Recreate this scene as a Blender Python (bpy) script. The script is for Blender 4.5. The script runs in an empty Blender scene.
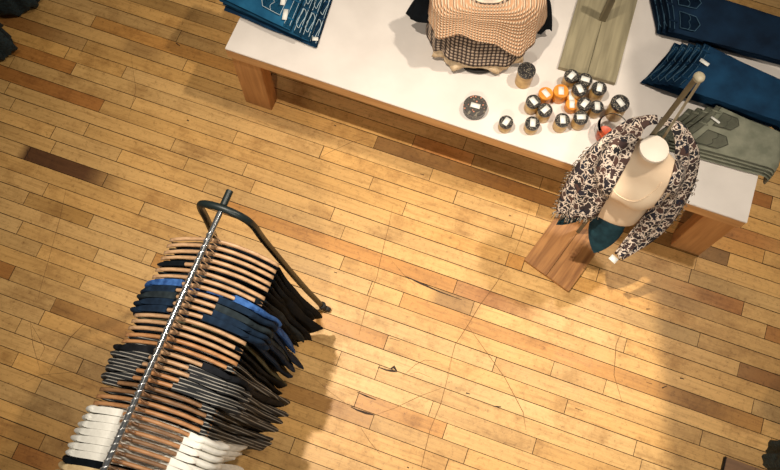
import bpy, bmesh, math, random
from mathutils import Vector, Matrix, noise
rnd = random.Random(7)
C = bpy.context.scene.collection
PI = math.pi
sin, cos = math.sin, math.cos

# ------------------------------------------------------------------ camera
CAM_H = 4.3
FPX = 812.2
R0 = Vector((0.9416972, 0.33614723, 0.01454034))
R1 = Vector((0.3235315, -0.89279714, -0.31343361))
R2 = Vector((-0.09237827, 0.29986381, -0.94949879))
cam_d = bpy.data.cameras.new('camera')
cam_d.sensor_width = 36.0
cam_d.sensor_fit = 'HORIZONTAL'
cam_d.lens = FPX / 780 * 36
cam = bpy.data.objects.new('camera', cam_d)
C.objects.link(cam)
cam.matrix_world = Matrix(((R0.x, -R1.x, -R2.x, 0), (R0.y, -R1.y, -R2.y, 0), (R0.z, -R1.z, -R2.z, CAM_H), (0, 0, 0, 1)))
bpy.context.scene.camera = cam


def at(px, py, z):
    """world point at height z seen at photo pixel (px, py)"""
    a, b = (px - 390) / FPX, (py - 235) / FPX
    d = R0 * a + R1 * b + R2
    t = (z - CAM_H) / d.z
    return Vector((d.x * t, d.y * t, z))


# ------------------------------------------------------------------ helpers
def srgb(r, g, b):
    f = lambda c: (c / 255 / 12.92) if c / 255 <= .04045 else ((c / 255 + .055) / 1.055) ** 2.4
    return (f(r), f(g), f(b), 1)


def obj(name, bm, mat, parent=None, smooth=True, angle=None):
    me = bpy.data.meshes.new(name)
    bmesh.ops.recalc_face_normals(bm, faces=bm.faces[:])
    bm.to_mesh(me)
    bm.free()
    if smooth:
        for p in me.polygons:
            p.use_smooth = True
        if angle:
            me.set_sharp_from_angle(angle=math.radians(angle))
    for m in (mat if isinstance(mat, (list, tuple)) else [mat]):
        me.materials.append(m)
    o = bpy.data.objects.new(name, me)
    C.objects.link(o)
    if parent:
        o.parent = parent
    return o


def tag(o, label, cat, group=None, kind=None):
    o['label'] = label
    o['category'] = cat
    if group:
        o['group'] = group
    if kind:
        o['kind'] = kind
    return o


def thing(name, label, cat, loc=(0, 0, 0), rz=0, group=None):
    o = bpy.data.objects.new(name, None)
    o.empty_display_size = .1
    C.objects.link(o)
    o.location = loc
    o.rotation_euler = (0, 0, rz)
    return tag(o, label, cat, group)


def copy_tree(o, parent=None):
    c = o.copy()
    C.objects.link(c)
    if parent:
        c.parent = parent
    for ch in list(o.children):
        copy_tree(ch, c)
    return c


def add_box(bm, x0, x1, y0, y1, z0, z1, bevel=0.0, M=None):
    vs = [bm.verts.new((x, y, z)) for x in (x0, x1) for y in (y0, y1) for z in (z0, z1)]
    idx = [(0, 1, 3, 2), (4, 6, 7, 5), (0, 4, 5, 1), (2, 3, 7, 6), (0, 2, 6, 4), (1, 5, 7, 3)]
    fs = [bm.faces.new([vs[i] for i in f]) for f in idx]
    if bevel:
        es = list({e for f in fs for e in f.edges})
        r = bmesh.ops.bevel(bm, geom=es, offset=bevel, segments=2, affect='EDGES')
        vs = list({v for f in r['faces'] for v in f.verts} | {v for v in vs if v.is_valid})
    if M:
        for v in vs:
            v.co = M @ v.co
    return vs


def loft(bm, rings, cap0=True, cap1=True, closed=True):
    vr = [[bm.verts.new(p) for p in r] for r in rings]
    n = len(vr[0])
    for a, b in zip(vr, vr[1:]):
        for i in range(n if closed else n - 1):
            j = (i + 1) % n
            bm.faces.new((a[i], a[j], b[j], b[i]))
    if cap0:
        bm.faces.new(vr[0])
    if cap1:
        bm.faces.new(vr[-1])
    return vr


def frames(pts):
    pts = [Vector(p) for p in pts]
    out = []
    up = Vector((0, 0, 1))
    prev = None
    for i, p in enumerate(pts):
        t = (pts[min(i + 1, len(pts) - 1)] - pts[max(i - 1, 0)]).normalized()
        if prev is None:
            a = up if abs(t.dot(up)) < .95 else Vector((1, 0, 0))
            n = (a - t * a.dot(t)).normalized()
        else:
            n = (prev - t * prev.dot(t)).normalized()
        prev = n
        out.append((p, t, n, t.cross(n)))
    return out


def tube(bm, pts, r, n=8, caps=True):
    rings = []
    fr = frames(pts)
    for i, (p, t, a, b) in enumerate(fr):
        rr = r[i] if isinstance(r, (list, tuple)) else r
        rings.append([p + a * (rr * cos(2 * PI * k / n)) + b * (rr * sin(2 * PI * k / n)) for k in range(n)])
    return loft(bm, rings, caps, caps)


def lathe(bm, prof, n=28, c=(0, 0, 0)):
    rings = [[(c[0] + r * cos(2 * PI * k / n), c[1] + r * sin(2 * PI * k / n), c[2] + z) for k in range(n)] for r, z in prof]
    return loft(bm, rings, prof[0][0] > 1e-5, prof[-1][0] > 1e-5)


def smooth_path(pts, n=8):
    """Catmull-Rom through pts"""
    P = [Vector(p) for p in pts]
    out = []
    for i in range(len(P) - 1):
        p0, p1, p2, p3 = P[max(i - 1, 0)], P[i], P[i + 1], P[min(i + 2, len(P) - 1)]
        for k in range(n):
            t = k / n
            out.append(.5 * ((2 * p1) + (p2 - p0) * t + (2 * p0 - 5 * p1 + 4 * p2 - p3) * t * t + (3 * p1 - p0 - 3 * p2 + p3) * t ** 3))
    out.append(P[-1])
    return out


# ------------------------------------------------------------------ materials
def nodes(name):
    m = bpy.data.materials.new(name)
    m.use_nodes = True
    nt = m.node_tree
    b = nt.nodes['Principled BSDF']
    return m, nt, b


def N(nt, t, **kw):
    n = nt.nodes.new(t)
    for k, v in kw.items():
        if k.startswith('i_'):
            n.inputs[k[2:].replace('_', ' ')].default_value = v
        else:
            setattr(n, k, v)
    return n


def ramp(nt, stops, interp='LINEAR'):
    r = nt.nodes.new('ShaderNodeValToRGB')
    r.color_ramp.interpolation = interp
    while len(r.color_ramp.elements) < len(stops):
        r.color_ramp.elements.new(.5)
    for e, (p, c) in zip(r.color_ramp.elements, stops):
        e.position = p
        e.color = c
    return r


def mapping(nt, scale=(1, 1, 1), rot=(0, 0, 0), coord='Object'):
    tc = nt.nodes.new('ShaderNodeTexCoord')
    mp = nt.nodes.new('ShaderNodeMapping')
    mp.inputs['Scale'].default_value = scale
    mp.inputs['Rotation'].default_value = rot
    nt.links.new(tc.outputs[coord], mp.inputs['Vector'])
    return mp


def bump(nt, b, src, strength=.3, dist=.004):
    bp = N(nt, 'ShaderNodeBump')
    bp.inputs['Strength'].default_value = strength
    bp.inputs['Distance'].default_value = dist
    nt.links.new(src, bp.inputs['Height'])
    nt.links.new(bp.outputs['Normal'], b.inputs['Normal'])


def mat_noise(name, c0, c1, scale=(40, 40, 40), rough=.8, bumps=.15, metallic=0, detail=4, sheen=0, dist=.002, lo=.35, hi=.65):
    m, nt, b = nodes(name)
    mp = mapping(nt, scale)
    n = N(nt, 'ShaderNodeTexNoise')
    n.inputs['Scale'].default_value = 1
    n.inputs['Detail'].default_value = detail
    nt.links.new(mp.outputs[0], n.inputs['Vector'])
    r = ramp(nt, [(lo, c0), (hi, c1)])
    nt.links.new(n.outputs['Fac'], r.inputs['Fac'])
    nt.links.new(r.outputs['Color'], b.inputs['Base Color'])
    b.inputs['Roughness'].default_value = rough
    b.inputs['Metallic'].default_value = metallic
    if rough > .8:
        b.inputs['Specular IOR Level'].default_value = .12
    if sheen:
        b.inputs['Sheen Weight'].default_value = sheen
    if bumps:
        bump(nt, b, n.outputs['Fac'], bumps, dist)
    return m


def mat_denim(name, c0, c1):
    m, nt, b = nodes(name)
    mp = mapping(nt, (9, 9, 9))
    n = N(nt, 'ShaderNodeTexNoise')
    n.inputs['Scale'].default_value = 1
    n.inputs['Detail'].default_value = 6
    nt.links.new(mp.outputs[0], n.inputs['Vector'])
    r = ramp(nt, [(.3, c0), (.72, c1)])
    nt.links.new(n.outputs['Fac'], r.inputs['Fac'])
    nt.links.new(r.outputs['Color'], b.inputs['Base Color'])
    b.inputs['Roughness'].default_value = .85
    b.inputs['Specular IOR Level'].default_value = .15
    mp2 = mapping(nt, (1, 1, 1), (0, 0, .8))
    w = N(nt, 'ShaderNodeTexWave')
    w.inputs['Scale'].default_value = 160
    nt.links.new(mp2.outputs[0], w.inputs['Vector'])
    bump(nt, b, w.outputs['Fac'], .15, .001)
    return m


def mat_wood(name, c0, c1, axis='x', rough=.5, sc=1.0):
    m, nt, b = nodes(name)
    s = {'x': (3, 45, 45), 'y': (45, 3, 45), 'z': (45, 45, 3)}[axis]
    mp = mapping(nt, tuple(v * sc for v in s))
    n = N(nt, 'ShaderNodeTexNoise')
    n.inputs['Scale'].default_value = 1
    n.inputs['Detail'].default_value = 5
    n.inputs['Distortion'].default_value = .6
    nt.links.new(mp.outputs[0], n.inputs['Vector'])
    r = ramp(nt, [(.3, c0), (.7, c1)])
    nt.links.new(n.outputs['Fac'], r.inputs['Fac'])
    nt.links.new(r.outputs['Color'], b.inputs['Base Color'])
    b.inputs['Roughness'].default_value = rough
    bump(nt, b, n.outputs['Fac'], .12, .001)
    return m


def mat_plain(name, c, rough=.5, metallic=0, trans=0, ior=1.45, alpha=1):
    m, nt, b = nodes(name)
    b.inputs['Base Color'].default_value = c
    b.inputs['Roughness'].default_value = rough
    b.inputs['Metallic'].default_value = metallic
    b.inputs['Transmission Weight'].default_value = trans
    b.inputs['IOR'].default_value = ior
    return m


def mat_floor():
    m, nt, b = nodes('maple_planks')
    at_ = N(nt, 'ShaderNodeAttribute', attribute_name='tint')
    rn = N(nt, 'ShaderNodeAttribute', attribute_name='seed')
    tc = N(nt, 'ShaderNodeTexCoord')
    cb = N(nt, 'ShaderNodeCombineXYZ')
    nt.links.new(rn.outputs['Fac'], cb.inputs['Z'])
    ad = N(nt, 'ShaderNodeVectorMath', operation='ADD')
    nt.links.new(tc.outputs['Object'], ad.inputs[0])
    nt.links.new(cb.outputs[0], ad.inputs[1])
    mp = N(nt, 'ShaderNodeMapping')
    mp.inputs['Scale'].default_value = (3.5, 55, 20)
    nt.links.new(ad.outputs[0], mp.inputs['Vector'])
    n1 = N(nt, 'ShaderNodeTexNoise')
    n1.inputs['Scale'].default_value = 1
    n1.inputs['Detail'].default_value = 7
    n1.inputs['Roughness'].default_value = .65
    n1.inputs['Distortion'].default_value = .8
    nt.links.new(mp.outputs[0], n1.inputs['Vector'])
    r1 = ramp(nt, [(.25, (.55, .48, .38, 1)), (.5, (.95, .94, .92, 1)), (.8, (1.12, 1.12, 1.12, 1))])
    nt.links.new(n1.outputs['Fac'], r1.inputs['Fac'])
    mul = N(nt, 'ShaderNodeMix', data_type='RGBA', blend_type='MULTIPLY')
    mul.inputs['Factor'].default_value = .75
    nt.links.new(at_.outputs['Color'], mul.inputs['A'])
    nt.links.new(r1.outputs['Color'], mul.inputs['B'])
    # worn, dirty patches
    n2 = N(nt, 'ShaderNodeTexNoise')
    n2.inputs['Scale'].default_value = 3.2
    n2.inputs['Detail'].default_value = 8
    n2.inputs['Roughness'].default_value = .72
    nt.links.new(ad.outputs[0], n2.inputs['Vector'])
    r2 = ramp(nt, [(.33, (.56, .48, .37, 1)), (.50, (1, 1, 1, 1))])
    nt.links.new(n2.outputs['Fac'], r2.inputs['Fac'])
    mul2 = N(nt, 'ShaderNodeMix', data_type='RGBA', blend_type='MULTIPLY')
    mul2.inputs['Factor'].default_value = .8
    nt.links.new(mul.outputs['Result'], mul2.inputs['A'])
    nt.links.new(r2.outputs['Color'], mul2.inputs['B'])
    # fine specks of grime
    n3 = N(nt, 'ShaderNodeTexNoise')
    n3.inputs['Scale'].default_value = 38
    n3.inputs['Detail'].default_value = 7
    n3.inputs['Roughness'].default_value = .8
    nt.links.new(tc.outputs['Object'], n3.inputs['Vector'])
    r3 = ramp(nt, [(.33, (.46, .39, .30, 1)), (.455, (.98, .97, .96, 1)), (.7, (1.08, 1.08, 1.08, 1))])
    nt.links.new(n3.outputs['Fac'], r3.inputs['Fac'])
    mul3 = N(nt, 'ShaderNodeMix', data_type='RGBA', blend_type='MULTIPLY')
    mul3.inputs['Factor'].default_value = .8
    nt.links.new(mul2.outputs['Result'], mul3.inputs['A'])
    nt.links.new(r3.outputs['Color'], mul3.inputs['B'])
    nt.links.new(mul3.outputs['Result'], b.inputs['Base Color'])
    rr = ramp(nt, [(.3, (.5, .5, .5, 1)), (.7, (.38, .38, .38, 1))])
    nt.links.new(n2.outputs['Fac'], rr.inputs['Fac'])
    nt.links.new(rr.outputs['Color'], b.inputs['Roughness'])
    b.inputs['Specular IOR Level'].default_value = .35
    bump(nt, b, n1.outputs['Fac'], .1, .001)
    return m


def mat_scarf():
    m, nt, b = nodes('paisley_scarf_cloth')
    tc = N(nt, 'ShaderNodeTexCoord')
    wn = N(nt, 'ShaderNodeTexNoise')
    wn.inputs['Scale'].default_value = 28
    nt.links.new(tc.outputs['Object'], wn.inputs['Vector'])
    mixv = N(nt, 'ShaderNodeMix', data_type='RGBA', blend_type='LINEAR_LIGHT')
    mixv.inputs['Factor'].default_value = .03
    nt.links.new(tc.outputs['Object'], mixv.inputs['A'])
    nt.links.new(wn.outputs['Color'], mixv.inputs['B'])
    v = N(nt, 'ShaderNodeTexVoronoi', feature='DISTANCE_TO_EDGE')
    v.inputs['Scale'].default_value = 31
    nt.links.new(mixv.outputs['Result'], v.inputs['Vector'])
    v2 = N(nt, 'ShaderNodeTexVoronoi', feature='F1')
    v2.inputs['Scale'].default_value = 31
    nt.links.new(mixv.outputs['Result'], v2.inputs['Vector'])
    n2 = N(nt, 'ShaderNodeTexNoise')
    n2.inputs['Scale'].default_value = 75
    n2.inputs['Detail'].default_value = 1
    nt.links.new(tc.outputs['Object'], n2.inputs['Vector'])
    cream = srgb(226, 208, 190)
    dark = srgb(30, 27, 32)
    edge = ramp(nt, [(.0, (1, 1, 1, 1)), (.055, (0, 0, 0, 1))], 'CONSTANT')
    nt.links.new(v.outputs['Distance'], edge.inputs['Fac'])
    sq = ramp(nt, [(.0, (0, 0, 0, 1)), (.655, (1, 1, 1, 1))], 'CONSTANT')
    nt.links.new(n2.outputs['Fac'], sq.inputs['Fac'])
    mx = N(nt, 'ShaderNodeMath', operation='MAXIMUM')
    nt.links.new(edge.outputs['Color'], mx.inputs[0])
    nt.links.new(sq.outputs['Color'], mx.inputs[1])
    core = ramp(nt, [(0, srgb(26, 32, 52)), (.3, srgb(34, 30, 38)), (.6, srgb(86, 60, 52)), (.8, srgb(26, 24, 28))])
    nt.links.new(v2.outputs['Color'], core.inputs['Fac'])
    v3 = N(nt, 'ShaderNodeTexVoronoi', feature='F1')
    v3.inputs['Scale'].default_value = 10
    nt.links.new(tc.outputs['Object'], v3.inputs['Vector'])
    rs = ramp(nt, [(0, (0, 0, 0, 1)), (.25, (1, 1, 1, 1))], 'CONSTANT')
    nt.links.new(v3.outputs['Distance'], rs.inputs['Fac'])
    mn = N(nt, 'ShaderNodeMath', operation='MULTIPLY')
    nt.links.new(mx.outputs[0], mn.inputs[0])
    nt.links.new(rs.outputs['Color'], mn.inputs[1])
    mx = mn
    mix = N(nt, 'ShaderNodeMix', data_type='RGBA')
    nt.links.new(mx.outputs[0], mix.inputs['Factor'])
    nt.links.new(core.outputs['Color'], mix.inputs['A'])
    mix.inputs['B'].default_value = cream
    nt.links.new(mix.outputs['Result'], b.inputs['Base Color'])
    b.inputs['Roughness'].default_value = .85
    return m


def mat_knit(name, c0, c1, sx=60, sz=42, strength=1.4):
    m, nt, b = nodes(name)
    tc = N(nt, 'ShaderNodeTexCoord')
    mp = N(nt, 'ShaderNodeMapping')
    mp.inputs['Scale'].default_value = (1, 1, 1)
    nt.links.new(tc.outputs['UV'], mp.inputs['Vector'])
    w1 = N(nt, 'ShaderNodeTexWave', bands_direction='X')
    w1.inputs['Scale'].default_value = sx
    w1.inputs['Distortion'].default_value = 1.2
    w1.inputs['Detail'].default_value = 1
    w2 = N(nt, 'ShaderNodeTexWave', bands_direction='Y')
    w2.inputs['Scale'].default_value = sz
    w2.inputs['Distortion'].default_value = 1.2
    for w in (w1, w2):
        nt.links.new(mp.outputs[0], w.inputs['Vector'])
    mul = N(nt, 'ShaderNodeMath', operation='MULTIPLY')
    nt.links.new(w1.outputs['Fac'], mul.inputs[0])
    nt.links.new(w2.outputs['Fac'], mul.inputs[1])
    r = ramp(nt, [(.02, c0), (.5, c1)])
    nt.links.new(mul.outputs[0], r.inputs['Fac'])
    nt.links.new(r.outputs['Color'], b.inputs['Base Color'])
    b.inputs['Roughness'].default_value = .95
    bump(nt, b, mul.outputs[0], strength, .006)
    return m


def mat_stripe(name, c0, c1, scale=26, thr=.7):
    m, nt, b = nodes(name)
    mp = mapping(nt, (.25, 1, .06))
    w = N(nt, 'ShaderNodeTexWave', bands_direction='Y')
    w.inputs['Scale'].default_value = scale
    w.inputs['Distortion'].default_value = 2.6
    w.inputs['Detail'].default_value = 0
    nt.links.new(mp.outputs[0], w.inputs['Vector'])
    r = ramp(nt, [(0, c0), (thr, c1)], 'CONSTANT')
    nt.links.new(w.outputs['Fac'], r.inputs['Fac'])
    nt.links.new(r.outputs['Color'], b.inputs['Base Color'])
    b.inputs['Roughness'].default_value = .85
    return m


def mat_lid(name, base, accent, scale=60):
    m, nt, b = nodes(name)
    mp = mapping(nt, (1, 1, 1))
    v = N(nt, 'ShaderNodeTexVoronoi', feature='F1')
    v.inputs['Scale'].default_value = scale
    nt.links.new(mp.outputs[0], v.inputs['Vector'])
    r = ramp(nt, [(0, accent), (.22, base), (.5, base), (.72, srgb(120, 112, 98))], 'CONSTANT')
    nt.links.new(v.outputs['Distance'], r.inputs['Fac'])
    nt.links.new(r.outputs['Color'], b.inputs['Base Color'])
    b.inputs['Roughness'].default_value = .35
    return m


M = {}
M['floor'] = mat_floor()
M['gap'] = mat_plain('floor_gap', srgb(52, 33, 18), .9)
M['grime'] = mat_noise('floor_grime', srgb(30, 20, 13), srgb(64, 42, 24), (60, 60, 60), .8, 0)
M['scratch'] = mat_plain('floor_scratch', srgb(120, 84, 46), .8)
M['laminate'] = mat_noise('white_table_paint', srgb(214, 205, 197), srgb(224, 215, 207), (5, 5, 5), .42, .03)
M['tablewood'] = mat_wood('table_oak', srgb(196, 146, 94), srgb(222, 174, 118), 'x', .5)
M['legwood'] = mat_wood('leg_oak', srgb(180, 126, 74), srgb(206, 152, 96), 'z', .5)
M['board_brown'] = mat_wood('brown_board', srgb(132, 86, 44), srgb(184, 130, 74), 'y', .5)
M['board_grey'] = mat_wood('grey_board', srgb(124, 114, 88), srgb(154, 143, 113), 'y', .6)
M['postgrey'] = mat_wood('grey_post', srgb(92, 82, 62), srgb(128, 116, 90), 'z', .6)
M['postlight'] = mat_wood('pale_post', srgb(150, 138, 112), srgb(180, 168, 140), 'z', .5)
M['hangerwood'] = mat_wood('hanger_beech', srgb(150, 116, 84), srgb(190, 154, 118), 'x', .45, 1.5)
M['hangerorange'] = mat_wood('hanger_alder', srgb(146, 100, 62), srgb(182, 134, 90), 'x', .45, 1.5)
M['hangerbrown'] = mat_wood('hanger_walnut', srgb(104, 74, 48), srgb(140, 104, 72), 'x', .45, 1.5)
M['chrome'] = mat_plain('chrome', (.58, .60, .61, 1), .12, 1)
M['steel'] = mat_plain('bright_steel', (.9, .9, .9, 1), .25, 1)
M['darktube'] = mat_plain('dark_enamel', srgb(20, 30, 30), .42, .1)
M['rubber'] = mat_noise('black_rubber', srgb(18, 18, 19), srgb(30, 30, 30), (50, 50, 50), .7, 0)
M['black'] = mat_noise('black_cloth', srgb(5, 10, 15), srgb(13, 20, 27), (30, 30, 12), .9, .2)
M['velvet'] = mat_noise('black_velvet', srgb(10, 11, 14), srgb(26, 28, 33), (26, 26, 14), .82, .5, dist=.01)
M['navy'] = mat_noise('navy_cloth', srgb(15, 27, 42), srgb(25, 42, 62), (30, 30, 12), .9, .2)
M['slate'] = mat_noise('slate_cloth', srgb(26, 33, 37), srgb(42, 51, 56), (30, 30, 12), .85, .2)
M['blue'] = mat_noise('blue_cloth', srgb(32, 62, 112), srgb(60, 100, 160), (40, 40, 20), .85, .4)
M['white'] = mat_noise('white_cloth', srgb(216, 214, 206), srgb(238, 236, 228), (30, 30, 14), .85, .25)
M['beige'] = mat_noise('beige_cloth', srgb(196, 170, 126), srgb(222, 198, 154), (30, 30, 14), .85, .25)
M['olive'] = mat_noise('olive_cloth', srgb(60, 58, 44), srgb(86, 84, 64), (30, 30, 14), .85, .25)
M['stripe'] = mat_stripe('striped_cloth', srgb(14, 17, 22), srgb(142, 138, 130), 24, .86)
M['teal'] = mat_noise('teal_cloth', srgb(22, 56, 68), srgb(42, 84, 96), (24, 24, 24), .8, .2)
M['ruffle'] = mat_noise('dark_teal_ruffle', srgb(14, 30, 36), srgb(34, 58, 66), (70, 70, 70), .8, .8, dist=.01)
M['denim_bright'] = mat_denim('bright_denim', srgb(16, 66, 98), srgb(38, 102, 138))
M['denim'] = mat_denim('mid_denim', srgb(16, 52, 78), srgb(32, 82, 112))
M['denim_dark'] = mat_denim('dark_denim', srgb(8, 24, 42), srgb(18, 42, 66))
M['denim_deep'] = mat_denim('deep_denim', srgb(12, 38, 62), srgb(24, 64, 96))
M['greycloth'] = mat_noise('grey_green_twill', srgb(112, 114, 98), srgb(138, 138, 120), (14, 14, 14), .85, .15)
M['thread'] = mat_plain('pale_thread', srgb(186, 206, 214), .8)
M['thread_dim'] = mat_plain('dim_thread', srgb(66, 100, 122), .8)
M['thread_grey'] = mat_plain('grey_thread', srgb(84, 86, 74), .8)
M['paper'] = mat_noise('white_paper', srgb(226, 224, 216), srgb(242, 240, 232), (20, 20, 20), .7, 0)
M['cream'] = mat_noise('cream_jersey', srgb(232, 204, 172), srgb(240, 216, 186), (8, 8, 8), .75, .05)
M['neckcap'] = mat_noise('cream_cap', srgb(238, 224, 206), srgb(246, 234, 218), (8, 8, 8), .5, 0)
M['scarf'] = mat_scarf()
M['fringe'] = mat_noise('fringe_yarn', srgb(50, 44, 42), srgb(206, 190, 170), (90, 90, 90), .9, 0)
M['knit'] = mat_knit('peach_chunky_knit', srgb(200, 152, 114), srgb(248, 218, 184), 22, 26)
M['hound'] = mat_knit('brown_basket_weave', srgb(62, 50, 44), srgb(196, 172, 150), 15, 15, .5)
M['lace'] = mat_noise('cream_lace', srgb(206, 178, 142), srgb(236, 212, 178), (40, 40, 40), .9, .4)
M['gold'] = mat_noise('gold_jar', srgb(176, 138, 78), srgb(206, 170, 108), (30, 30, 30), .3, 0, metallic=.2)
M['amber'] = mat_noise('orange_wax', srgb(206, 126, 38), srgb(228, 152, 58), (20, 20, 20), .35, 0)
M['lid'] = mat_lid('black_patterned_lid', srgb(26, 24, 26), srgb(176, 164, 142), 120)
M['tinlid'] = mat_lid('tin_rosette_lid', srgb(70, 66, 62), srgb(204, 136, 108), 52)
M['glass'] = mat_plain('clear_glass', (1, 1, 1, 1), .0, 0, 1.0, 1.08)
M['redwax'] = mat_noise('red_wax', srgb(176, 62, 26), srgb(214, 96, 44), (30, 30, 30), .35, 0)
M['boxwood'] = mat_wood('plinth_wood', srgb(112, 80, 54), srgb(146, 108, 74), 'x', .6)
M['darktrim'] = mat_plain('dark_trim', srgb(30, 26, 24), .6)

# ------------------------------------------------------------------ floor
SP = .0832
Y0 = 1.240
joints = {}
for px, py in [(178, 37.6), (67, 53), (73.3, 69), (124.2, 71.5), (101.6, 105.9), (12.5, 104.2), (85, 45), (133, 103), (53.2, 131.8),
               (27.6, 153.6), (86.6, 129.3), (119.2, 155.6), (173.2, 143.8), (186.2, 163.2), (141.8, 208.3), (45.7, 189.5), (26.3, 198.3),
               (90.8, 220.9), (20, 227), (38.9, 251), (96.6, 253.6), (144.3, 256), (12.5, 272.4), (82.8, 281), (53, 305), (43.2, 439.8),
               (234.7, 137.7), (321.7, 151.5), (375.2, 143.2), (370.7, 184), (245, 169), (252.7, 186.6), (205, 185.4), (332, 215), (404, 210),
               (342.7, 233), (454.8, 287.8), (400.9, 300.4), (370, 288), (337.6, 362), (375.8, 375.8), (430.5, 409.7), (444.3, 432.3),
               (371.5, 422.3), (356.5, 399.7), (465.6, 457.4), (493, 368.3), (431, 175), (416, 135), (540.6, 185), (536.8, 213),
               (512.6, 232.6), (506.3, 261.5), (522.6, 266.5), (728, 261.5), (763, 260), (698, 343), (625, 347), (604, 389.5), (762, 427),
               (551.6, 370.8), (565.4, 408.5), (534, 447.4), (634.9, 448.6), (697, 258), (473, 160), (105, 180), (385, 345), (152, 262), (738, 372)]:
    p = at(px, py, 0)
    joints.setdefault(math.floor((p.y - Y0) / SP), []).append(p.x)
# planks of their own colour: a spot on the plank, its stain
ORANGE, REDB, GREY, DARKB, UMBER = (.86, .70, .48), (.62, .42, .27), (.74, .74, .70), (.42, .36, .30), (.55, .40, .28)
tints = []
for px, py, t in [(120, 27, ORANGE), (60, 92, REDB), (55, 60, (.72, .52, .34)), (160, 6, (.62, .60, .54)), (155, 258, ORANGE), (75, 214, (.72, .66, .52)), (6, 270, (.6, .42, .26)),
                  (380, 262, (.82, .64, .42)), (480, 296, REDB), (450, 310, ORANGE), (410, 420, ORANGE), (360, 418, (.68, .58, .44)),
                  (450, 165, UMBER), (445, 148, (.8, .55, .36)), (515, 264, ORANGE), (712, 258, DARKB), (740, 238, REDB), (700, 285, GREY),
                  (735, 302, REDB), (770, 375, (.5, .36, .25)), (700, 408, GREY), (680, 330, GREY), (770, 340, UMBER), (740, 250, (.85, .75, .6)),
                  (40, 440, (.8, .68, .5)), (20, 460, (.7, .5, .34)), (520, 190, (.9, .72, .46)), (20, 18, UMBER), (760, 200, REDB), (90, 70, (1.02, 1.0, .92)),
                  (600, 290, (.95, .86, .7)), (470, 240, (.96, .88, .72))]:
    p = at(px, py, 0)
    full = (px, py) in {(120, 27), (60, 92), (55, 60), (155, 258), (380, 262), (450, 310), (410, 420), (360, 418), (450, 165), (515, 264), (712, 258)}
    tints.append((math.floor((p.y - Y0) / SP), p.x, t, full))
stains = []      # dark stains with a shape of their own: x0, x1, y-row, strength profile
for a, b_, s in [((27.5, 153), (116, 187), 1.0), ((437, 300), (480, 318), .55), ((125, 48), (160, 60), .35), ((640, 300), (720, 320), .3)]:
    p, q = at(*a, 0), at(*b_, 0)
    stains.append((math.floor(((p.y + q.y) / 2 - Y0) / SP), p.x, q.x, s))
bm = bmesh.new()
tl = bm.loops.layers.float_color.new('tint')
sd = bm.faces.layers.float.new('seed')
base = (.63, .372, .130)
for k in range(-52, 46):
    row = joints.get(k, [])
    xs = sorted(row)
    x = (xs[0] if xs else rnd.uniform(-1, 0))
    left = [x]
    while left[-1] > -5.6:
        left.append(left[-1] - rnd.uniform(.7, 1.7))
    right = [xs[-1] if xs else x]
    while right[-1] < 4.6:
        right.append(right[-1] + rnd.uniform(.75, 1.7))
    cuts = sorted(set(left + xs + right))
    g = rnd.uniform(.0010, .0026)
    ya, yb = Y0 + k * SP + g, Y0 + (k + 1) * SP - rnd.uniform(.0010, .0026)
    for xa, xb in zip(cuts, cuts[1:]):
        gj = rnd.uniform(.001, .0022)
        xa2, xb2 = xa + gj, xb - gj
        v = rnd.gauss(1, .05)
        w = rnd.gauss(-.01, .05)
        col = (base[0] * v, base[1] * v * (1 + w * .6), base[2] * v * (1 + w * 2))
        loc_t = []
        for tk, tx, t, full in tints:
            if tk == k and xa <= tx <= xb:
                if full:
                    col = tuple(b * (c * .97 + .03) for b, c in zip(base, t))
                else:
                    loc_t.append((tx, t))
        seed = rnd.uniform(0, 50)
        nseg = max(2, int((xb - xa) / .06))
        prev = None
        for i in range(nseg + 1):
            xx = xa2 + (xb2 - xa2) * i / nseg
            c2 = [c * (1 + .07 * sin(seed + xx * 5)) for c in col]
            for tx, t in loc_t:
                g_ = .95 * math.exp(-((xx - tx) / .34) ** 2)
                c2 = [c * (1 + (q - 1) * g_) for c, q in zip(c2, t)]
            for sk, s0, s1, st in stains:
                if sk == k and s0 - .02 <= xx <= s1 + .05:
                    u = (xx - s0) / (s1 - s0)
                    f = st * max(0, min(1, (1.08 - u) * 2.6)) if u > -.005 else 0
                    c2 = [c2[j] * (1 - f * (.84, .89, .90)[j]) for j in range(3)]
            a, b_ = bm.verts.new((xx, ya, 0)), bm.verts.new((xx, yb, 0))
            if prev:
                f = bm.faces.new((prev[0], a, b_, prev[1]))
                f[sd] = seed
                for lp, cc in zip(f.loops, (prev[2], c2, c2, prev[2])):
                    lp[tl] = (*cc, 1)
            prev = (a, b_, c2)
vs = [bm.verts.new(p) for p in ((-5.8, -3.2, -.004), (5, -3.2, -.004), (5, 5.2, -.004), (-5.8, 5.2, -.004))]
f = bm.faces.new(vs)
f.material_index = 1


def mark(pts, w, mi, z=.0006):
    P = [at(x, y, 0) for x, y in pts]
    n = len(P)
    L, R = [], []
    for i, p in enumerate(P):
        d = (P[min(i + 1, n - 1)] - P[max(i - 1, 0)]).normalized()
        s = Vector((-d.y, d.x, 0))
        ww = w * (.35 if i in (0, n - 1) else 1) * rnd.uniform(.6, 1.2)
        L.append(bm.verts.new(p + s * ww + Vector((0, 0, z))))
        R.append(bm.verts.new(p - s * ww + Vector((0, 0, z))))
    for i in range(n - 1):
        f = bm.faces.new((L[i], R[i], R[i + 1], L[i + 1]))
        f.material_index = mi


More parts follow.
